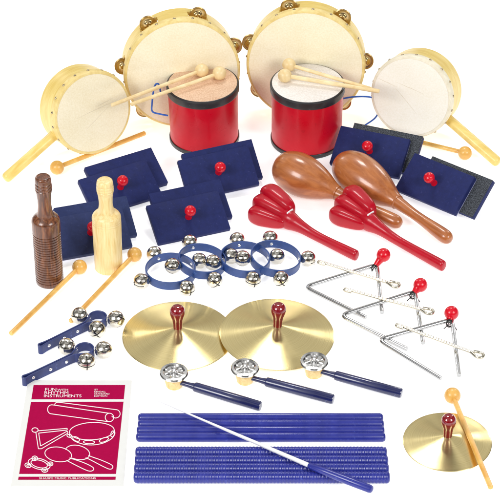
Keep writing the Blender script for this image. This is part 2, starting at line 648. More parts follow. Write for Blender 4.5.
def hand_drum(label, cpx, Rpx, az, el, d, hend, skin, lip, hoff, creases=()):
    az, el = radians(az), radians(el)
    R = Rpx / 800
    cz = R * cos(el) + d * sin(el)
    c = P(cpx[0], cpx[1], cz)
    R = Rpx / (F / (c - CAM).dot(FW))
    m, n = hoop_frame(c, az, el)
    root = thing("hand_drum", label, "drum", m, "round hand drums with handles")
    ri, ro = R - 0.006, R - 0.001
    part("hoop", loop_lathe([(ri, -0.001), (ro, -0.001), (ro, -d + 0.001), (ro - 0.001, -d), (ri, -d)], 120), M["hoop"], root)
    hb = lathe([(0, 0), (R * 0.6, 0), (R - 0.004, 0)], 120)
    ob = part("drumhead", hb, M[skin], root)
    bm = bmesh.new()
    bm.from_mesh(ob.data)
    for x0, y0, x1, y1 in creases:
        a, b = [m.inverted() @ on_plane(x, y, c, n) for x, y in ((x0, y0), (x1, y1))]
        a.z = b.z = 0
        pts = [a.lerp(b, t / 12) + V((random.uniform(-1, 1), random.uniform(-1, 1), 0)) * 0.0002 for t in range(13)]
        nv = len(bm.faces)
        tube(pts, [0.00004 + 0.00012 * sin(pi * t / 12) for t in range(13)], 6, False, bm, (1.3, 0.2))
        bm.faces.ensure_lookup_table()
        for f in bm.faces[nv:]:
            f.material_index = 1
    bm.to_mesh(ob.data)
    bm.free()
    ob.data.materials.append(M["crease"])
    part("skin_edge", lathe([(R - 0.0039, 0), (R - 0.0012, -0.0005), (R, -0.0025), (R + 0.0003, -0.0095), (R - 0.0004, -0.01)], 120), M[lip], root)
    for k in range(18):
        put("tack", TACK, root, RZ(2 * pi * (k + hoff) / 18) @ T(R + 0.0003, 0, -0.0062) @ RY(pi / 2))
    cm = c - n * d * 0.55
    e = on_plane(hend[0], hend[1], cm, n)
    q = e - cm
    ln = q.length
    if e.z < 0.0068:
        e = P(hend[0], hend[1], 0.0068)
        a = cm + q.normalized() * R * 0.9
        q = (e - a).normalized() * 1.0
        cm = a - q * R * 0.9
        ln = (e - cm).length
    ax = frame_z(cm, q)
    hr = 0.0066
    part("handle", lathe([(0, ro - 0.001), (hr * 1.0, ro - 0.001), (hr * 0.98, ro + 0.01), (hr, ln - 0.004), (hr * 0.9, ln - 0.0015), (hr * 0.65, ln), (0, ln + 0.0004)], 28, ax), M["hoop"], root, True)
    return root


hand_drum("round hand drum with a yellow handle and cream skin, beside the tan headed drum's mallets", (93.2, 113), 43.2, 32, 14, 0.0435, (4.8, 179), "skin", "lip", 0.2, ((114, 101, 76, 119), (109, 106, 86, 130), (113, 98, 96, 107)))
hand_drum("round hand drum with a yellow handle and whiter skin, behind the navy and grey blocks", (410.8, 97), 42.6, -23, 15, 0.0455, (498.5, 163), "skin_white", "lip_white", 0.6, ((394, 86, 416, 113), (396, 82, 424, 94), (378, 78, 397, 87)))

# --------------------------------------------------------------- sand blocks
BL, BW, BT = 0.090, 0.052, 0.0075
PAIRS = {
    "A": ([-0.1518, 0.125, 0.4883, 0.4894, 0.0121, -0.0173, -0.0175], "navy"),
    "B": ([-0.0348, 0.1405, 0.3068, 0.6069, 0.0446, -0.0088, -0.0104], "navy"),
    "D": ([-0.0718, 0.0615, 0.3441, 0.5067, 0.0078, -0.0097, -0.0185], "navy"),
    "E": ([-0.1836, 0.0241, 0.3585, 0.565, -0.0506, -0.0118, -0.0161], "navy2"),
    "F": ([0.1658, 0.1805, -0.3711, 0.6023, 0.0127, -0.0128, -0.0107], "navy"),
    "G": ([0.2464, 0.0934, -0.7144, 0.6652, 0.0558, -0.0189, -0.0068], "navy"),
}
BLAB = {
    "A": "behind the pale wood block",
    "B": "against the tan headed red drum",
    "D": "nearest the wrist bells",
    "E": "between the dark and pale wood blocks",
    "F": "in front of the white headed red drum",
    "G": "beside the uncovered maraca handle",
}
board_me = {}


def board_mesh(key):
    bm = box(BL, BW, BT, T(0, 0, BT / 2), 0.0007)
    bmesh.ops.recalc_face_normals(bm, faces=bm.faces[:])
    me = finish(bm, "board", M[key], 30)
    return me


def knob_bm():
    return lathe(sm_prof([(0.0042, 0), (0.0036, 0.004), (0.0034, 0.008), (0.0048, 0.0105), (0.0066, 0.0145), (0.0066, 0.0178), (0.0048, 0.0208), (0.0022, 0.0221), (0, 0.0223)], 4), 28)


KNOB = finish(knob_bm(), "knob", M["red_knob"])
EDGE = {}


def sand_block(label, mat, key, up, lower_grit):
    root = thing("sand_block", label, "sand block", mat, "sand blocks")
    if key not in board_me:
        board_me[key] = board_mesh(key)
    # up: knob on +Z; else board flipped with the knob below
    put("board", board_me[key], root, Matrix())
    g = box(BL - 0.0004, BW - 0.0004, 0.0012, T(0, 0, (-0.0006 if up else BT + 0.0006)), 0.0002)
    part("sandpaper", g, M["grit"] if lower_grit else M["edge" if up else key], root, smooth=False)
    put("knob", KNOB, root, T(0, 0, BT) if up else RX(pi))
    return root


for k, (p, key) in PAIRS.items():
    x, y, th, ta, ro, du, dv = p
    u = V((cos(th) * cos(ro), sin(th) * cos(ro), sin(ro)))
    h = V((-sin(th), cos(th), 0))
    v = h * cos(ta) + V((0, 0, sin(ta)))
    v = (v - u * u.dot(v)).normalized()
    n = u.cross(v)
    c = V((x, y, 0))
    mz = min((c + u * a * BL / 2 + v * b * BW / 2).z for a in (-1, 1) for b in (-1, 1))
    c.z -= mz
    c += n * (0.006 - BT)
    c.z += max(0, 0)
    m = Matrix((u, v, n)).transposed().to_4x4()
    m.translation = c
    g = k in "FG"
    sand_block(("grey sandpapered block under the one " if g else "lower navy sand block under the one ") + BLAB[k], m, key, False, g)
    m2 = m.copy()
    m2.translation = c + n * (BT + 0.0025) + u * du + v * dv
    sand_block("navy sand block with red knob on top, " + BLAB[k], m2, key, True, False)

# ------------------------------------------------------------- wood blocks
def tone_block(label, top, bot, rpx, key, ribbed):
    b = P(bot[0], bot[1], 0)
    H = zfor(b, top[1])
    sc = F / (b + V((0, 0, H / 2)) - CAM).dot(FW)
    k = 1 / sc
    root = thing("tone_block", label, "wood block", T(*b) @ RZ(0.7), "turned wood blocks with handles")
    R = rpx * k
    hs = H * 0.615
    body = [(0, 0), (R * 0.93, 0), (R * 0.97, 0.0008)]
    z = 0.006
    gd = R * 0.055
    if ribbed:
        while z < hs * 0.82:
            body += [(R * 0.985, z - 0.0012), (R * 0.985, z - 0.0006), (R * 0.985 - gd, z), (R * 0.985, z + 0.0006)]
            z += 0.0034
    grooves = [hs * 0.86, hs * 0.90, hs * 0.94] if not ribbed else []
    for g in grooves:
        body += [(R, g - 0.0006), (R * 0.965, g), (R, g + 0.0006)]
    body += [(R, hs - 0.005), (R * 0.985, hs - 0.0025), (R * 0.93, hs - 0.0006), (R * 0.84, hs + 0.0012), (R * 0.70, hs + 0.003), (R * 0.60, hs + 0.0045)]
    part("body", lathe(body, 64), M[key], root, sharp=50)
    nz = hs + 0.0045
    hh = H - nz
    r = R * 0.53
    hp = [(R * 0.60, nz), (R * 0.53, nz + hh * 0.08), (R * 0.475, nz + hh * 0.22), (R * 0.475, nz + hh * 0.36), (R * 0.51, nz + hh * 0.52), (R * 0.57, nz + hh * 0.64)]
    hp = sm_prof(hp, 4)
    for gg in (0.68, 0.76, 0.84):
        rr = R * (0.585 if gg < .8 else 0.57)
        hp += [(rr, nz + hh * gg - 0.0007), (rr - 0.0006, nz + hh * gg), (rr, nz + hh * gg + 0.0007)]
    hp += [(R * 0.555, nz + hh * 0.92), (R * 0.53, nz + hh * 0.97), (R * 0.47, nz + hh * 0.995), (R * 0.4, H), (0, H + 0.0002)]
    part("handle", lathe(hp, 48), M[key], root, sharp=50)


tone_block("dark brown turned wood block with a ribbed body, standing upright", (39.6, 176.5), (49.8, 281), 14.4, "dark_wood", True)
tone_block("pale cream turned wood block with a smooth body, standing upright", (103.6, 180), (108.8, 267.5), 14.6, "light_wood", False)

# ------------------------------------------------------------------ maracas
def maraca(label, tip, end, zt, ze, hr, jf):
    A, B = P(tip[0], tip[1], zt), P(end[0], end[1], ze)
    d = B - A
    L = d.length
    root = thing("maraca", label, "maraca", frame(V((A.x, A.y, 0)), V((d.x, d.y, 0))), "wooden maracas")
    ax = frame_z(A, d)
    k = hr
    s = jf / 0.52
    hd = [(0, 0), (0.30 * k, 0.004), (0.56 * k, 0.022), (0.80 * k, 0.065), (0.96 * k, 0.13), (1.0 * k, 0.19), (0.965 * k, 0.26), (0.84 * k, 0.335), (0.64 * k, 0.41), (0.44 * k, 0.47), (0.33 * k, 0.515)]
    hd = [(r, z * s * L) for r, z in hd]
    bm = lathe(sm_prof(hd, 5), 64, ax)
    part("head", bm, M["brown"], root, True, sharp=60)
    r0 = 0.33 * k
    j = jf * L * 0.99
    hp = [(r0 * 0.9, j - 0.002), (r0 * 0.93, j), (r0 * 0.84, j + 0.12 * (L - j)), (r0 * 0.72, j + 0.3 * (L - j)), (r0 * 0.76, j + 0.5 * (L - j)), (r0 * 0.92, j + 0.72 * (L - j)),
          (r0 * 0.98, j + 0.88 * (L - j)), (r0 * 0.84, j + 0.95 * (L - j)), (r0 * 0.5, j + 0.99 * (L - j)), (0, L)]
    part("handle", lathe(sm_prof(hp, 4), 40, ax), M["brown"], root, True, sharp=60)
    ring = lathe([(r0 * 0.9, j - 0.0022), (r0 * 1.06, j - 0.0012), (r0 * 1.06, j + 0.0002), (r0 * 0.9, j + 0.001)], 40, ax)
    part("joint_ring", ring, M["brown"], root, True)


maraca("brown maraca with its handle end tucked behind a red castanet", (276, 163), (401.5, 224.5), 0.0265, 0.0082, 0.0262, 0.50)
maraca("brown maraca lying over the other one, its handle wholly in view", (338, 160), (451, 240.5), 0.0275, 0.0085, 0.0262, 0.54)

# ----------------------------------------------------------------- castanets
def superell(a, b, c, e=0.75, nu=40, nv=24):
    bm = bmesh.new()
    f = lambda w, m: math.copysign(abs(w) ** m, w)
    rings = []
    for i in range(nv + 1):
        ph = -pi / 2 + pi * i / nv
        if i in (0, nv):
            rings.append([bm.verts.new((0, 0, c * (1 if i else -1)))])
            continue
        rings.append([bm.verts.new((a * f(cos(ph), e) * f(cos(t), e), b * f(cos(ph), e) * f(sin(t), e), c * f(sin(ph), e))) for t in [2 * pi * j / nu for j in range(nu)]])
    for A, B in zip(rings, rings[1:]):
        for j in range(nu):
            l = (j + 1) % nu
            if len(A) == 1:
                bm.faces.new((A[0], B[l], B[j]))
            elif len(B) == 1:
                bm.faces.new((A[j], A[l], B[0]))
            else:
                bm.faces.new((A[j], A[l], B[l], B[j]))
    return bm


def castanet(label, hinge, end):
    A, B = P(hinge[0], hinge[1], 0.013), P(end[0], end[1], 0.007)
    d = B - A
    L = d.length
    root = thing("castanet", label, "castanet", frame(V((A.x, A.y, 0)), V((d.x, d.y, 0))), "red handle castanets")
    # local: +X along the handle, head at -X, paddle plane upright
    hz = 0.013
    pts, rad = [], []
    for t, z, r in ((-0.016, hz, .005), (-0.012, hz, .0100), (-0.003, hz, .0115), (0.003, hz, .0112), (0.012, hz - .001, .0088), (0.022, .0108, .0072), (0.035, .009, .0062), (0.055, .0078, .0058), (L - 0.012, .0072, .0064), (L - 0.003, .0071, .0064), (L - 0.0008, .0071, .0056), (L, .0071, .004)):
        pts.append((t, 0, z))
        rad.append(r)
    bm = bmesh.new()
    sp = smooth_line([V(p) for p in pts], 4)
    rr = [q.x for q in smooth_line([V((r, 0, 0)) for r in rad], 4)]
    tube(sp, rr, 24, False, bm, (0.86, 1.1))
    part("handle", bm, M["red_castanet"], root, sharp=60)
    def petal(nm, a, b, c, e, mt):
        pb = superell(a, b, c, e)
        for q in pb.verts:
            t = (a - q.co.x) / (2 * a)
            k = 0.66 + 0.34 * min(1, t * 1.5)
            q.co.y *= k
            q.co.z *= k
        pb.transform(mt)
        part(nm, pb, M["red_castanet"], root, sharp=60)

    petal("paddle", 0.0255, 0.0106, 0.0146, 0.58, T(-0.0265, -0.0004, 0.0166))
    petal("shell", 0.0265, 0.0118, 0.0174, 0.6, T(0.001, 0.0070, 0.0215) @ RZ(-radians(9)) @ T(-0.0265, 0, 0))
    petal("shell", 0.0245, 0.0092, 0.0116, 0.58, T(0.000, -0.0066, 0.0112) @ RZ(radians(11)) @ T(-0.0245, 0, 0))
    part("cord", box(0.0016, 0.011, 0.0022, T(0.0005, 0.0008, 0.0254) @ RY(0.0), 0.0006), M["white"], root)


castanet("red handle castanet whose handle ends beside the triangle's striker, nearer the wrist bells", (289, 220), (357, 256))
castanet("red handle castanet lying against the maraca handle, above the red triangle knobs", (369.5, 222), (444, 266.5))

# --------------------------------------------------------------------- bells
def bell_mesh():
    N = 26
    w = 0.085
    g = sorted(set([round(-1 + 2 * i / N, 5) for i in range(N + 1)]))
    g = [x for x in g if abs(abs(x) - w) > 0.03 and abs(x) > 0.03] + [-w, w]
    g.sort()
    bm = bmesh.new()
    verts = {}

    def vert(p):
        key = tuple(round(c, 5) for c in p)
        if key not in verts:
            q = V([math.tan(c * pi / 4) for c in p]).normalized()
            s = 1 + 0.075 * math.exp(-(q.z / 0.05) ** 2)
            verts[key] = bm.verts.new(q * s)
        return verts[key]

    for ax in range(3):
        for sg in (-1, 1):
            for i in range(len(g) - 1):
                for j in range(len(g) - 1):
                    quad = []
                    for a, b in ((g[i], g[j]), (g[i + 1], g[j]), (g[i + 1], g[j + 1]), (g[i], g[j + 1])):
                        p = [0, 0, 0]
                        p[ax] = sg
                        p[(ax + 1) % 3] = a
                        p[(ax + 2) % 3] = b
                        quad.append(p)
                    c = [sum(q[k] for q in quad) / 4 for k in range(3)]
                    qc = V(c).normalized()
                    slot = qc.z < -0.22 and (abs(c[0]) < w or abs(c[1]) < w) 
                    if slot:
                        continue
                    bm.faces.new([vert(p) for p in quad])
    return finish(bm, "bell", M["chrome"], 60)


BELL = bell_mesh()
CORE = finish(lathe(sphere_prof(0.93), 24), "bell_inner_shade", M["slot"])  # dark ball filling the bell, its colour stands in for inner shade
RIVET = finish(lathe([(0, .0009), (.0012, .0008), (.0019, .0003), (.0021, 0), (.0021, -.0004)], 16), "rivet", M["rivet"])


def add_bell(parent, pos, outward, r, roll):
    z = -outward
    m = frame_z(pos, z) @ RZ(roll) @ Matrix.Scale(r, 4)
    m = WM[parent].inverted() @ m
    b = put("bell", BELL, parent, m)
    put("slot", CORE, b, Matrix())
    # little shank between band and bell
    return b


def band_bm(pts, z0, z1, th, closed=True):
    bm = bmesh.new()
    n = len(pts)
    cols = []
    for i in range(n):
        a = V(pts[(i - 1) % n]) if closed or i else V(pts[i])
        b = V(pts[(i + 1) % n]) if closed or i < n - 1 else V(pts[i])
        t = (b - a).normalized()
        nn = V((t.y, -t.x, 0)) * th / 2
        p = V(pts[i])
        e = min(th * 0.3, 0.0004)
        cols.append([bm.verts.new(q) for q in (p + nn + V((0, 0, z0)), p + nn + V((0, 0, z1 - e)), p + nn * .5 + V((0, 0, z1)), p - nn * .5 + V((0, 0, z1)), p - nn + V((0, 0, z1 - e)), p - nn + V((0, 0, z0)))])
    m = n if closed else n - 1
    for i in range(m):
        A, B = cols[i], cols[(i + 1) % n]
        for k in range(6):
            l = (k + 1) % 6
            bm.faces.new((A[k], B[k], B[l], A[l]))
    if not closed:
        bm.faces.new(cols[0])
        bm.faces.new(cols[-1][::-1])
    return bm


def wrist_bells(label, cpx, rx, ang, tilt, zc):
    c = P(cpx[0], cpx[1], zc)
    R = rx / (F / (c - CAM).dot(FW))
    m = T(c.x, c.y, zc) @ RY(radians(tilt)) @ RZ(radians(ang))
    root = thing("wrist_bells", label, "wrist bells", m, "blue wrist bell rings")
    N = 72
    hb = 0.0052
    part("band", band_bm([(R * cos(2 * pi * i / N), R * sin(2 * pi * i / N), 0) for i in range(N)], -hb, hb, 0.0017), M["strap"], root)
    br = 0.0093
    for k in range(4):
        a = k * pi / 2
        o = (WM[root].to_3x3() @ V((cos(a), sin(a), 0))).normalized()
        pos = WM[root] @ V((cos(a) * (R + br + 0.0006), sin(a) * (R + br + 0.0006), 0))
        add_bell(root, pos, o, br, random.uniform(0, pi))
        put("rivet", RIVET, root, RZ(a) @ T(R - 0.0009, 0, 0.0) @ RY(-pi / 2))
        part("shank", lathe([(0.0028, 0), (0.0022, 0.0012), (0.003, 0.0022)], 14, RZ(a) @ T(R + 0.0006, 0, 0) @ RY(pi / 2)), M["rivet"], root)


wrist_bells("blue wrist bell ring at the end of the row nearest the pale wood block", (170.5, 271), 24.6, 121, 0, 0.0092)
wrist_bells("blue wrist bell ring second along, in front of a navy sand block", (202, 261), 23.4, 114, 7, 0.0125)
wrist_bells("blue wrist bell ring third along, between the navy block and red castanet", (245, 259.5), 24.6, 104, 4, 0.0115)
wrist_bells("blue wrist bell ring at the end of the row beside the red castanet", (275.5, 258.5), 24.8, 99, 7, 0.0125)


def handle_bells(label, start, loop, bells, rivx):
    A, B = P(start[0], start[1], 0), P(loop[0], loop[1], 0)
    d = B - A
    L = d.length
    root = thing("handle_bells", label, "jingle bells", frame(A, d), "blue strap hand bells")
    rl = 0.0098
    pts = []
    for i in range(0, 9):  # folded grip end
        a = pi / 2 + pi * i / 8
        pts.append((0.0022 * cos(a) * 1.3 + 0.002, 0.0026 * sin(a), 0))
    pts += [(0.009, -0.0016, 0), (0.02, -0.0013, 0), (L - rl - 0.010, -0.0013, 0), (L - rl - 0.003, -0.0032, 0)]
    for i in range(0, 25):
        a = -pi + 0.62 + (2 * pi - 1.24) * i / 24
        pts.append((L + rl * cos(a), rl * sin(a), 0))
    pts += [(L - rl - 0.003, 0.0032, 0), (L - rl - 0.010, 0.0013, 0), (0.02, 0.0013, 0), (0.009, 0.0016, 0)]
    sp = smooth_line(pts, 4, True)
    part("strap", band_bm(sp, 0.0008, 0.0122, 0.0017), M["strap2"], root)
    for f in rivx:
        put("rivet", RIVET, root, T(f * L, -0.0025, 0.0068) @ RX(pi / 2))
    br = 0.0098
    ctr = WM[root] @ V((L, 0, 0.0))
    for b in bells:
        q = P(b[0], b[1], 0.0095)
        o = V((q.x - ctr.x, q.y - ctr.y, 0)).normalized()
        pos = V((ctr.x, ctr.y, 0.0095)) + o * (rl + br + 0.0012)
        add_bell(root, pos, o, br, random.uniform(0, pi))
        li = WM[root].inverted().to_3x3() @ o
        a = atan2(li.y, li.x)
        put("rivet", RIVET, root, T(L, 0, 0.0088) @ RZ(a) @ T(rl - 0.0009, 0, 0) @ RY(-pi / 2))
        part("shank", lathe([(0.0028, 0), (0.0022, 0.0012), (0.003, 0.0022)], 14, T(L, 0, 0.0095) @ RZ(a) @ T(rl + 0.0006, 0, 0) @ RY(pi / 2)), M["rivet"], root)


handle_bells("blue strap with three bells, the one farther from the songbook", (40, 353.5), (98, 324.5), [(82, 316), (114.5, 319), (96.5, 334)], (0.14, 0.4, 0.63))
handle_bells("blue strap with three bells, the one touching the songbook's edge", (24, 385.5), (85, 356.5), [(68.5, 347), (101, 350), (87, 366)], (0.14, 0.42, 0.68))

# ------------------------------------------------------------------- cymbals
def cymbal(label, cpx, dia_px, tilt, zc):
    c = P(cpx[0], cpx[1], zc)
    R = dia_px / 2 / (F / (c - CAM).dot(FW))
    root = thing("cymbal", label, "cymbal", T(*c) @ RY(radians(tilt)), "brass cymbals")
    h = R * 0.17
    top = [(R, 0.0), (R * 0.985, 0.0008), (R * 0.8, h * 0.24), (R * 0.6, h * 0.47), (R * 0.42, h * 0.68), (R * 0.34, h * 0.79), (R * 0.28, h * 0.88), (R * 0.18, h * 1.03), (R * 0.1, h * 1.15), (0.002, h * 1.22)]
    bot = [(r, z - 0.0008) for r, z in top[::-1]]
    bm = lathe(sm_prof(top, 5) + bot[:-1] + [(R, 0)], 128)
    part("plate", bm, M["brass"], root, sharp=60)
    s = 1.0 if R > .055 else 0.92
    z0 = h * 1.2
    kp = [(0.0050, z0 - .0008), (0.0052, z0 + 0.003), (0.0056, z0 + 0.0075), (0.0062, z0 + 0.0115), (0.0076, z0 + 0.016), (0.0085, z0 + 0.0205), (0.0080, z0 + 0.025), (0.0056, z0 + 0.0283), (0.003, z0 + 0.0295), (0, z0 + 0.0298)]
    kp = [(r * s, z0 + (z - z0) * s) for r, z in kp]
    part("knob", lathe(sm_prof(kp, 4), 40), M["dark_red"], root, sharp=60)


cymbal("large brass cymbal with red knob, its edge tucked under the other large one", (178, 336), 111, 0, 0.001)
cymbal("large brass cymbal with red knob, lying over the edge of the other large one", (277, 334.2), 114.5, 2.2, 0.0036)
cymbal("small brass cymbal with red knob, under the slanting wooden mallet", (447.3, 442), 88.5, 0, 0.001)

# ----------------------------------------------------------------- triangles
def bend(pts, r, n=8):
    out = [V(pts[0])]
    for i in range(1, len(pts) - 1):
        p, a, b = V(pts[i]), V(pts[i - 1]), V(pts[i + 1])
        u, w = (a - p).normalized(), (b - p).normalized()
        ang = u.angle(w)
        t = r / math.tan(ang / 2)
        s, e = p + u * t, p + w * t
        for k in range(n + 1):
            q = k / n
            # quadratic towards the corner, close to a circle arc
            out.append(s * (1 - q) ** 2 + p * 2 * q * (1 - q) + e * q * q)
    out.append(V(pts[-1]))
    return out


def triangle(label, Aend, A, B, Bend, ball, zA, zB, zE):
    pts = [P(*Aend, zE), P(*A, zA), P(*B, zB), P(*Bend, zE)]
    c = (pts[1] + pts[2] + pts[3]) / 3
    root = thing("triangle", label, "triangle", frame(V((c.x, c.y, 0)), V(((pts[2] - pts[1]).x, (pts[2] - pts[1]).y, 0))), "steel triangles")
    pp = bend(pts, 0.0062)
    rr = 0.0025
    part("rod", tube(pp, rr, 16), M["rod"], root, True, sharp=50)
    cb = pts[2] + ((pts[1] - pts[2]).normalized() + (pts[3] - pts[2]).normalized()) * 0.0035
    K = P(ball[0], ball[1], 0.013)
    d = K - cb
    ax = frame_z(cb, d)
    L = d.length
    kp = [(0.0030, 0.002), (0.0034, 0.004), (0.0042, L - 0.0085)] + [(0.0082 * sin(t), L - 0.0082 * cos(t)) for t in [0.62 + (pi - 0.62) * i / 14 for i in range(14)]] + [(0, L + 0.0082)]
    part("knob", lathe(kp, 32, ax), M["red_knob"], root, True)
    bm = bmesh.new()
    for o, q in ((0.0, 0.0), (0.0016, 0.5), (-0.0014, 1.1)):
        dd = (pts[3] - pts[2]).normalized()
        ctr = cb + dd * (0.001 + o)
        tube([ctr + (V((cos(t), 0, sin(t))) * 0.0036 + V((0, sin(t + q) * 0.0016, 0))) for t in [2 * pi * i / 14 for i in range(14)]], 0.0005, 6, True, bm)
    tube([cb, cb + V((-0.003, -0.004, -0.002)), cb + V((-0.0065, -0.005, -0.0055))], 0.0005, 6, False, bm)
    tube([cb, cb + V((0.004, -0.002, -0.001)), cb + V((0.008, -0.008, -0.005))], 0.0005, 6, False, bm)
    part("tie", bm, M["slot"], root, True)


def striker(label, a, b, za, zb):
    A, B = P(a[0], a[1], za), P(b[0], b[1], zb)
    d = B - A
    root = thing("triangle_striker", label, "striker", frame(V((A.x, A.y, min(za, zb) - 0.0017)), V((d.x, d.y, 0))), "triangle strikers")
    u = V((d.x, d.y, 0)).normalized()
    s = V((-u.y, u.x, 0))
    bm = bmesh.new()
    # small folded hook at the far end, teardrop eye at the near end
    hook = [A + u * 0.009 + s * -0.0024, A + u * 0.004 + s * -0.0027, A + u * 0.0008 - s * 0.0024, A - s * 0.0010, A + u * 0.0006 + s * 0.0003, A + u * 0.003 + s * 0.0004]
    L = d.length
    n = d / L
    eye = [A + n * (L - 0.017), A + n * (L - 0.013) - s * 0.0010, A + n * (L - 0.006) - s * 0.0042, A + n * (L - 0.001) - s * 0.0032, A + n * L + s * 0.0006, A + n * (L - 0.002) + s * 0.0040, A + n * (L - 0.007) + s * 0.0040, A + n * (L - 0.0125) + s * 0.0012 + V((0, 0, .0012))]
    path = smooth_line(hook + [A + n * L * 0.3, A + n * L * 0.7] + eye, 6)
    tube(path, 0.0018, 12, False, bm)
    o = part("rod", bm, M["striker"], root, True, sharp=60)


z1 = 0.0026
triangle("steel triangle with a red knob, closest to the red castanets", (366, 317.5), (304.5, 287), (377, 264.5), (382, 312.5), (383.5, 255), z1, z1, z1)
triangle("steel triangle with a red knob, the middle of the three overlapping", (407, 349), (340, 315.5), (415, 291.5), (423, 343), (420.4, 285), .0075, .0075, z1)
triangle("steel triangle with a red knob, closest to the wooden mallet ball", (441, 378.5), (378, 340), (452, 319.5), (459, 375.5), (451.5, 313), .0078, .0078, z1)
striker("metal striker lying across the triangle closest to the red castanets", (319, 261.5), (399, 286), .0064, .0064)
striker("metal striker lying across the middle of the three triangles", (345, 289), (433, 312.5), .0115, .0115)
striker("metal striker lying across the triangle closest to the wooden mallet ball", (397, 324.5), (483, 356.5), .0116, .0116)

# -------------------------------------------------------------- jingle taps
def jingle_tap(label, jc, cupb, neck, end):
    b = P(cupb[0], cupb[1], 0)
    e = P(end[0], end[1], 0.0055)
    d = e - b
    d.z = 0
    root = thing("jingle_tap", label, "hand jingle", frame(b, d), "blue handled hand jingles")
    H = zfor(b, jc[1]) - 0.001
    r0, r1 = 0.0088, 0.0122
    part("cup", lathe([(0, 0), (r0 - 0.0008, 0), (r0, 0.001), (r1, H - 0.0026), (0, H - 0.0026)], 40), M["cup"], root)
    R = 0.0152
    fl = lambda a, r, z: 0.0007 * cos(a * 5) * max(0, 1 - abs(r - R * 0.5) / (R * 0.35))
    lo = [(0, H - .002), (R * .98, H - .0022), (R, H - .0016), (R * 0.96, H - .0010), (R * .8, H - .0006), (0, H - .0006)]
    hi = [(R * .5, H - .0004), (R * .97, H - .0004), (R, H + .0002), (R * 0.96, H + .0009), (R * .78, H + .0012), (R * .68, H - .0001), (R * .5, H - .0002), (R * .3, H + .0001), (R * .17, H + .0012), (0, H + .0014)]
    part("jingle", lathe(lo, 60), M["tin"], root, sharp=25)
    part("jingle", lathe(hi, 60, wob=fl), M["tin"], root, sharp=25)
    part("nail", lathe([(0.0007, H), (0.0007, H + .003), (0.0017, H + .0032), (0.0017, H + .0038), (0, H + .0041)], 14), M["rivet"], root)
    hz = 0.0092
    s = P(neck[0], neck[1], hz)
    q = e - s
    ax = frame_z(s, q)
    L = q.length
    hp = [(0.0024, -0.004), (0.0028, 0.0), (0.0030, 0.008), (0.0036, 0.0125), (0.0038, 0.0145), (0.0050, 0.0150), (0.0054, 0.0165), (0.0056, L * 0.6), (0.0055, L - 0.0015), (0.0047, L - 0.0003), (0, L)]
    part("handle", lathe(hp, 28, ax), M["blue_handle"], root, True, sharp=40)


jingle_tap("blue handled hand jingle in front of the tucked-under cymbal, nearest the songbook", (175.2, 371.4), (174.3, 385.8), (182, 383), (261, 406.5))
jingle_tap("blue handled hand jingle between the two others, in front of both large cymbals", (246, 366.8), (245, 381.2), (253.3, 378.4), (333.8, 399.5))
jingle_tap("blue handled hand jingle farthest from the songbook, below the triangles", (314.8, 360.2), (313.8, 374.8), (322.5, 371.8), (402, 393.5))

# ------------------------------------------------------------ rhythm sticks
def stick(label, y, x0, x1, r, ribbed, group):
    A, B = P(x0, y, r), P(x1, y, r)
    d = B - A
    L = d.length
    root = thing("rhythm_stick", label, "rhythm stick", frame(V((A.x, A.y, 0)), d), group)
    ax = frame_z(V((0, 0, r)), V((1, 0, 0)))
    if ribbed:
        pr = [(0, 0), (r * 0.6, 0.0003), (r * 0.88, 0.0016)]
        z = 0.0028
        pitch = 0.0036
        while z < L - 0.005:
            pr += [(r * 0.90, z), (r * 0.975, z + pitch * 0.25), (r, z + pitch * 0.5), (r * 0.975, z + pitch * 0.75)]
            z += pitch
        pr += [(r * 0.86, z), (r * 0.88, L - 0.0016), (r * 0.6, L - 0.0003), (0, L)]
    else:
        pr = [(0, 0), (r * 0.55, 0.0002), (r * 0.85, 0.0013), (r, 0.0035), (r, L * 0.5), (r, L - 0.0035), (r * 0.85, L - 0.0013), (r * 0.55, L - 0.0002), (0, L)]
    part("shaft", lathe(pr, 28, ax), M["blue"], root, sharp=50)


lab = ["back one, nearest the hand jingles", "second from the back of the smooth four", "third from the back of the smooth four", "front one, nearest the ribbed sticks"]
for (y, a, b), t in zip([(417.9, 138, 383.2), (424.3, 137.8, 384), (430.7, 136.6, 384.6), (437.2, 136, 385.6)], lab):
    stick("smooth blue rhythm stick, " + t, y, a, b, 0.0051, False, "smooth blue rhythm sticks")
lab = ["back one, nearest the smooth sticks", "second from the back of the ribbed four", "third from the back of the ribbed four", "front one, nearest the photo's lower edge"]
for (y, a, b), t in zip([(452.6, 135.2, 387.2), (460.8, 134.6, 388.4), (469, 134, 389.2), (477.4, 133.4, 390.2)], lab):
    stick("ribbed blue rhythm stick, " + t, y, a, b, 0.0064, True, "ribbed blue rhythm sticks")

A, B, C = P(157.5, 400.5, 0.0165), P(308.5, 465.3, 0.0164), P(372.5, 490, 0.0163)
d = C - A
root = thing("baton", "thin white baton with a blue grip lying across the blue sticks", "baton", frame(V((A.x, A.y, 0.012)), V((d.x, d.y, 0))))
ax = frame_z(A, B - A)
L = (B - A).length
part("shaft", lathe([(0, 0), (0.0007, 0.0005), (0.0010, L * 0.2), (0.0018, L * 0.6), (0.0025, L + 0.002)], 20, ax), M["white"], root, True)
ax = frame_z(B, C - B)
L = (C - B).length
part("grip", lathe([(0, 0), (0.0026, 0.0), (0.0034, 0.001), (0.0040, L * 0.3), (0.0044, L * 0.6), (0.0043, L - 0.003), (0.0036, L - 0.0008), (0.002, L), (0, L + 0.0002)], 24, ax), M["blue"], root, True)

# ---------------------------------------------------------------------- book
def bz(x, y):
    """from the 3.57-times enlargement of the lower left corner to photo pixels"""
    return x / 3.5714, 364 + y / 3.5714


ZP = 0.0022
root = thing("songbook", "magenta and white music booklet with line drawings of instruments", "booklet", T(*P(70, 434)))


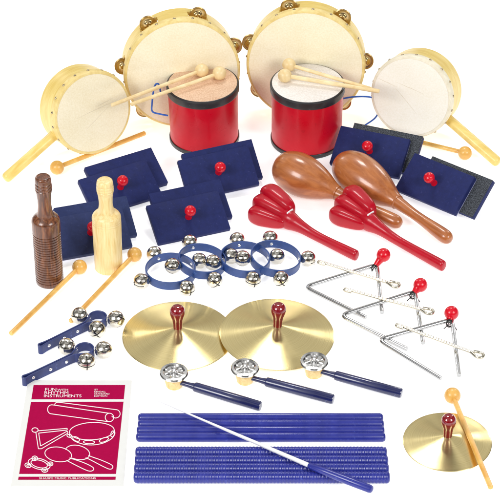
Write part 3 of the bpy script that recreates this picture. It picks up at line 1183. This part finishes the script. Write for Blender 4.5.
def poly(pts, z, name, mat, th=0.00012, parent=None):
    bm = bmesh.new()
    vs = [bm.verts.new(P(*bz(*p), z)) for p in pts]
    f = bm.faces.new(vs)
    r = bmesh.ops.extrude_face_region(bm, geom=[f])
    for g in r["geom"]:
        if isinstance(g, bmesh.types.BMVert):
            g.co.z -= th
    return part(name, bm, M[mat], parent or root, True, smooth=False)


poly([(100, 58), (471, 58), (441, 437), (38, 437)], ZP, "page_block", "paper", 0.0021)
C1 = poly([(120, 75), (447, 75), (442, 125.5), (112, 126)], ZP + 0.0002, "title_band", "magenta")
C2 = poly([(110.5, 135.5), (441, 134.5), (414.3, 392.5), (68.3, 392.5)], ZP + 0.0002, "cover_panel", "magenta")
C3 = poly([(66.6, 402.5), (413.4, 402.5), (412.4, 413.5), (64.4, 413.5)], ZP + 0.0002, "footer_band", "magenta")


def stroke(pts, w=2.0, closed=False, bm=None, n=6, z=ZP + 0.00045):
    pts = smooth_line([V((p[0], p[1], 0)) for p in pts], n, closed) if n > 1 else [V((p[0], p[1], 0)) for p in pts]
    N = len(pts)
    rows = []
    for i in range(N):
        a = pts[(i - 1) % N] if closed or i else pts[i]
        b = pts[(i + 1) % N] if closed or i < N - 1 else pts[i]
        t = (b - a)
        t = t.normalized() if t.length > 1e-9 else V((1, 0, 0))
        nn = V((-t.y, t.x, 0)) * w / 2
        p = pts[i]
        rows.append((bm.verts.new(P(*bz(p.x + nn.x, p.y + nn.y), z)), bm.verts.new(P(*bz(p.x - nn.x, p.y - nn.y), z))))
    for i in range(N if closed else N - 1):
        A, B = rows[i], rows[(i + 1) % N]
        bm.faces.new((A[0], B[0], B[1], A[1]))


def ell(cx, cy, rx, ry, rot=0, a0=0, a1=360, n=28):
    r = radians(rot)
    k = n if a1 - a0 >= 360 else n + 1
    out = []
    for i in range(k):
        t = radians(a0 + (a1 - a0) * i / n)
        x, y = rx * cos(t), ry * sin(t)
        out.append((cx + x * cos(r) - y * sin(r), cy + x * sin(r) + y * cos(r)))
    return out


def drawing(name, items, parent=C2):
    bm = bmesh.new()
    for i, it in enumerate(items):
        pts, w, closed, n = it
        stroke(pts, w, closed, bm, n, ZP + 0.0004 + i * 0.00002)
    pw = WM[parent]
    bm.transform(pw.inverted())
    return put(name, finish(bm, name, M["ink_white"], smooth=False), parent)


LW = 2.6
drawing("stick_drawing", [
    (ell(184, 162, 14, 16, 8, 85, 275), LW, False, 2),
    ([(182, 178), (386, 206)], LW, False, 1),
    ([(187, 146), (388, 176)], LW, False, 1),
    (ell(391, 191, 15, 15), LW, True, 2),
    ([(195, 147), (197, 141), (203, 137.2), (212, 137)], LW, False, 4),
    ([(212, 137), (412, 163)], LW, False, 1),
    (ell(413, 178, 16, 15, 0, -95, 150), LW, False, 2),
])
drawing("triangle_drawing", [
    (ell(125, 236, 11, 8), LW, True, 2),
    ([(134, 239), (240, 230)], LW, False, 1), ([(138, 247), (240, 236)], LW, False, 1), ([(240, 230), (240, 236)], LW, False, 1),
    ([(128, 244), (137, 303)], LW, False, 1), ([(138, 247), (145, 293)], LW, False, 1),
    ([(137, 303), (148, 303), (243, 247)], LW, False, 1), ([(145, 293), (240, 240)], LW, False, 1), ([(243, 247), (240, 240)], LW, False, 1),
])
drawing("tambourine_drawing", [
    (ell(328, 240, 80, 31, -3), LW, True, 2),
    ([(247, 250), (252, 262), (268, 276), (300, 287), (335, 289), (370, 282), (398, 267), (410, 250), (408, 236)], LW, False, 5),
    (ell(248, 257, 9, 5, 10), LW, True, 2),
    (ell(272, 268, 13, 7, 25), LW, True, 2),
    (ell(318, 279, 20, 6, 2), LW, True, 2),
    (ell(371, 271, 17, 7, -20), LW, True, 2),
    (ell(402, 250, 6, 11, 12), LW, True, 2),
])
drawing("maraca_drawing", [
    (ell(208, 323, 48, 26, 8), LW, True, 2),
    (ell(277, 316, 44, 25, 12, -178, 108), LW, False, 2),
    ([(238, 344), (252, 352), (300, 376), (322, 383), (334, 378), (330, 368), (300, 353), (262, 340), (248, 336)], LW, False, 5),
    ([(306, 335), (322, 342), (372, 368), (394, 376), (403, 369), (396, 359), (360, 343), (326, 331), (316, 326)], LW, False, 5),
])
drawing("wrist_bell_drawing", [
    (ell(140, 357, 40, 19, 14), LW, True, 2),
    (ell(140, 357, 30, 13, 14), LW, True, 2),
    (ell(124, 337, 10, 8), LW, True, 2), (ell(124, 337, 3, 3), LW, True, 2),
    (ell(100, 362, 11, 8, 15), LW, True, 2), (ell(100, 362, 4, 3), LW, True, 2),
    (ell(180, 357, 9, 7), LW, True, 2), (ell(180, 357, 3, 3), LW, True, 2),
    (ell(160, 379, 11, 8), LW, True, 2), (ell(160, 379, 4, 3), LW, True, 2),
])


def text(name, lines, parent, off=0.02):
    """lines: (string, x0, x1, ytop, ybase) in enlargement pixels"""
    out = bmesh.new()
    for s, x0, x1, yt, yb in lines:
        cu = bpy.data.curves.new("t", "FONT")
        cu.body = s
        cu.resolution_u = 3
        cu.offset = off
        ob = bpy.data.objects.new("t", cu)
        COL.objects.link(ob)
        dg = bpy.context.evaluated_depsgraph_get()
        me = bpy.data.meshes.new_from_object(ob.evaluated_get(dg))
        bpy.data.objects.remove(ob)
        xs = [v.co.x for v in me.vertices]
        ys = [v.co.y for v in me.vertices]
        a, b, c, e = min(xs), max(xs), min(ys), max(ys)
        for v in me.vertices:
            px = x0 + (v.co.x - a) / (b - a) * (x1 - x0)
            py = yb - (v.co.y - c) / (e - c) * (yb - yt)
            v.co = P(*bz(px, py), ZP + 0.00045)
        out.from_mesh(me)
        bpy.data.meshes.remove(me)
        bpy.data.curves.remove(cu)
    out.transform(WM[parent].inverted())
    return put(name, finish(out, name, M["ink_white"], smooth=False), parent)


text("title", [("FUN", 161, 201, 86, 96), ("WITH", 205, 243, 89, 96), ("RHYTHM", 159, 244, 97.5, 107.5), ("INSTRUMENTS", 157, 291, 109, 119)], C1, 0.0)
text("credits", [("BY", 338, 350, 89, 94.5), ("KENDALL", 337, 378, 96.5, 102), ("STANDARD", 337, 391, 104, 109.5), ("EDITION", 336, 383, 111.5, 117)], C1, 0.0)
text("publisher_line", [("SHARPE MUSIC PUBLICATIONS", 140, 342, 405, 411)], C3, 0.0)

# -------------------------------------------------------------------- light
w = bpy.data.worlds.new("World")
S.world = w
w.use_nodes = True
nt = w.node_tree
bg = nt.nodes["Background"]
tc = nt.nodes.new("ShaderNodeTexCoord")
sp = nt.nodes.new("ShaderNodeSeparateXYZ")
nt.links.new(tc.outputs["Generated"], sp.inputs[0])
cr = ramp(nt, sp.outputs[2], [(0.0, (0.06, 0.06, 0.062, 1)), (0.25, (0.16, 0.16, 0.163, 1)), (0.5, (0.7, 0.7, 0.7, 1)), (1.0, (0.8, 0.8, 0.8, 1))])
# noise in the world colour: added bright and dark patches for metal reflections
wn = nt.nodes.new("ShaderNodeTexNoise")
wn.inputs["Scale"].default_value = 2.1
wn.inputs["Detail"].default_value = 0.5
nt.links.new(tc.outputs["Generated"], wn.inputs["Vector"])
wr = ramp(nt, wn.outputs["Fac"], [(0.43, (0.22, 0.22, 0.22, 1)), (0.47, (0.5, 0.5, 0.5, 1)), (0.52, (0.8, 0.8, 0.8, 1)), (0.56, (1.5, 1.5, 1.5, 1))])
mm = nt.nodes.new("ShaderNodeMix")
mm.data_type = "RGBA"
mm.blend_type = "MULTIPLY"
mm.inputs[0].default_value = 1
nt.links.new(cr.outputs[0], mm.inputs[6])
nt.links.new(wr.outputs[0], mm.inputs[7])
nt.links.new(mm.outputs[2], bg.inputs[0])
bg.inputs[1].default_value = 0.62


def area(name, loc, target, sx, sy, power, col=(1, 1, 1)):
    l = bpy.data.lights.new(name, "AREA")
    l.shape = "RECTANGLE"
    l.size, l.size_y = sx, sy
    l.energy = power
    l.color = col
    o = bpy.data.objects.new(name, l)
    COL.objects.link(o)
    d = V(target) - V(loc)
    o.location = loc
    o.rotation_euler = d.to_track_quat("-Z", "Y").to_euler()


area("softbox_back", (0.05, 1.0, 1.9), (0, 0.05, 0), 0.4, 0.4, 11.5, (1, 0.99, 0.97))
area("softbox_left", (-1.3, -1.35, 1.35), (0, 0.1, 0.03), 0.8, 0.8, 27)
area("softbox_right", (1.3, -1.35, 1.35), (0, 0.1, 0.03), 0.8, 0.8, 22.5)

area("wedge_lamp_left", (-1.5, 2.0, 1.15), (0, 0, 0), 0.45, 0.5, 7)  # extra unseen lamp, added for the side wedges of shine on the brass
area("wedge_lamp_right", (1.5, 2.0, 1.15), (0, 0, 0), 0.45, 0.5, 7)  # its twin on the right, also added for the cymbal wedges

S.view_settings.view_transform = "Standard"
S.view_settings.look = "None"
S.view_settings.exposure = 0
S.view_settings.gamma = 1
S.cycles.max_bounces = 8
S.cycles.use_denoising = True
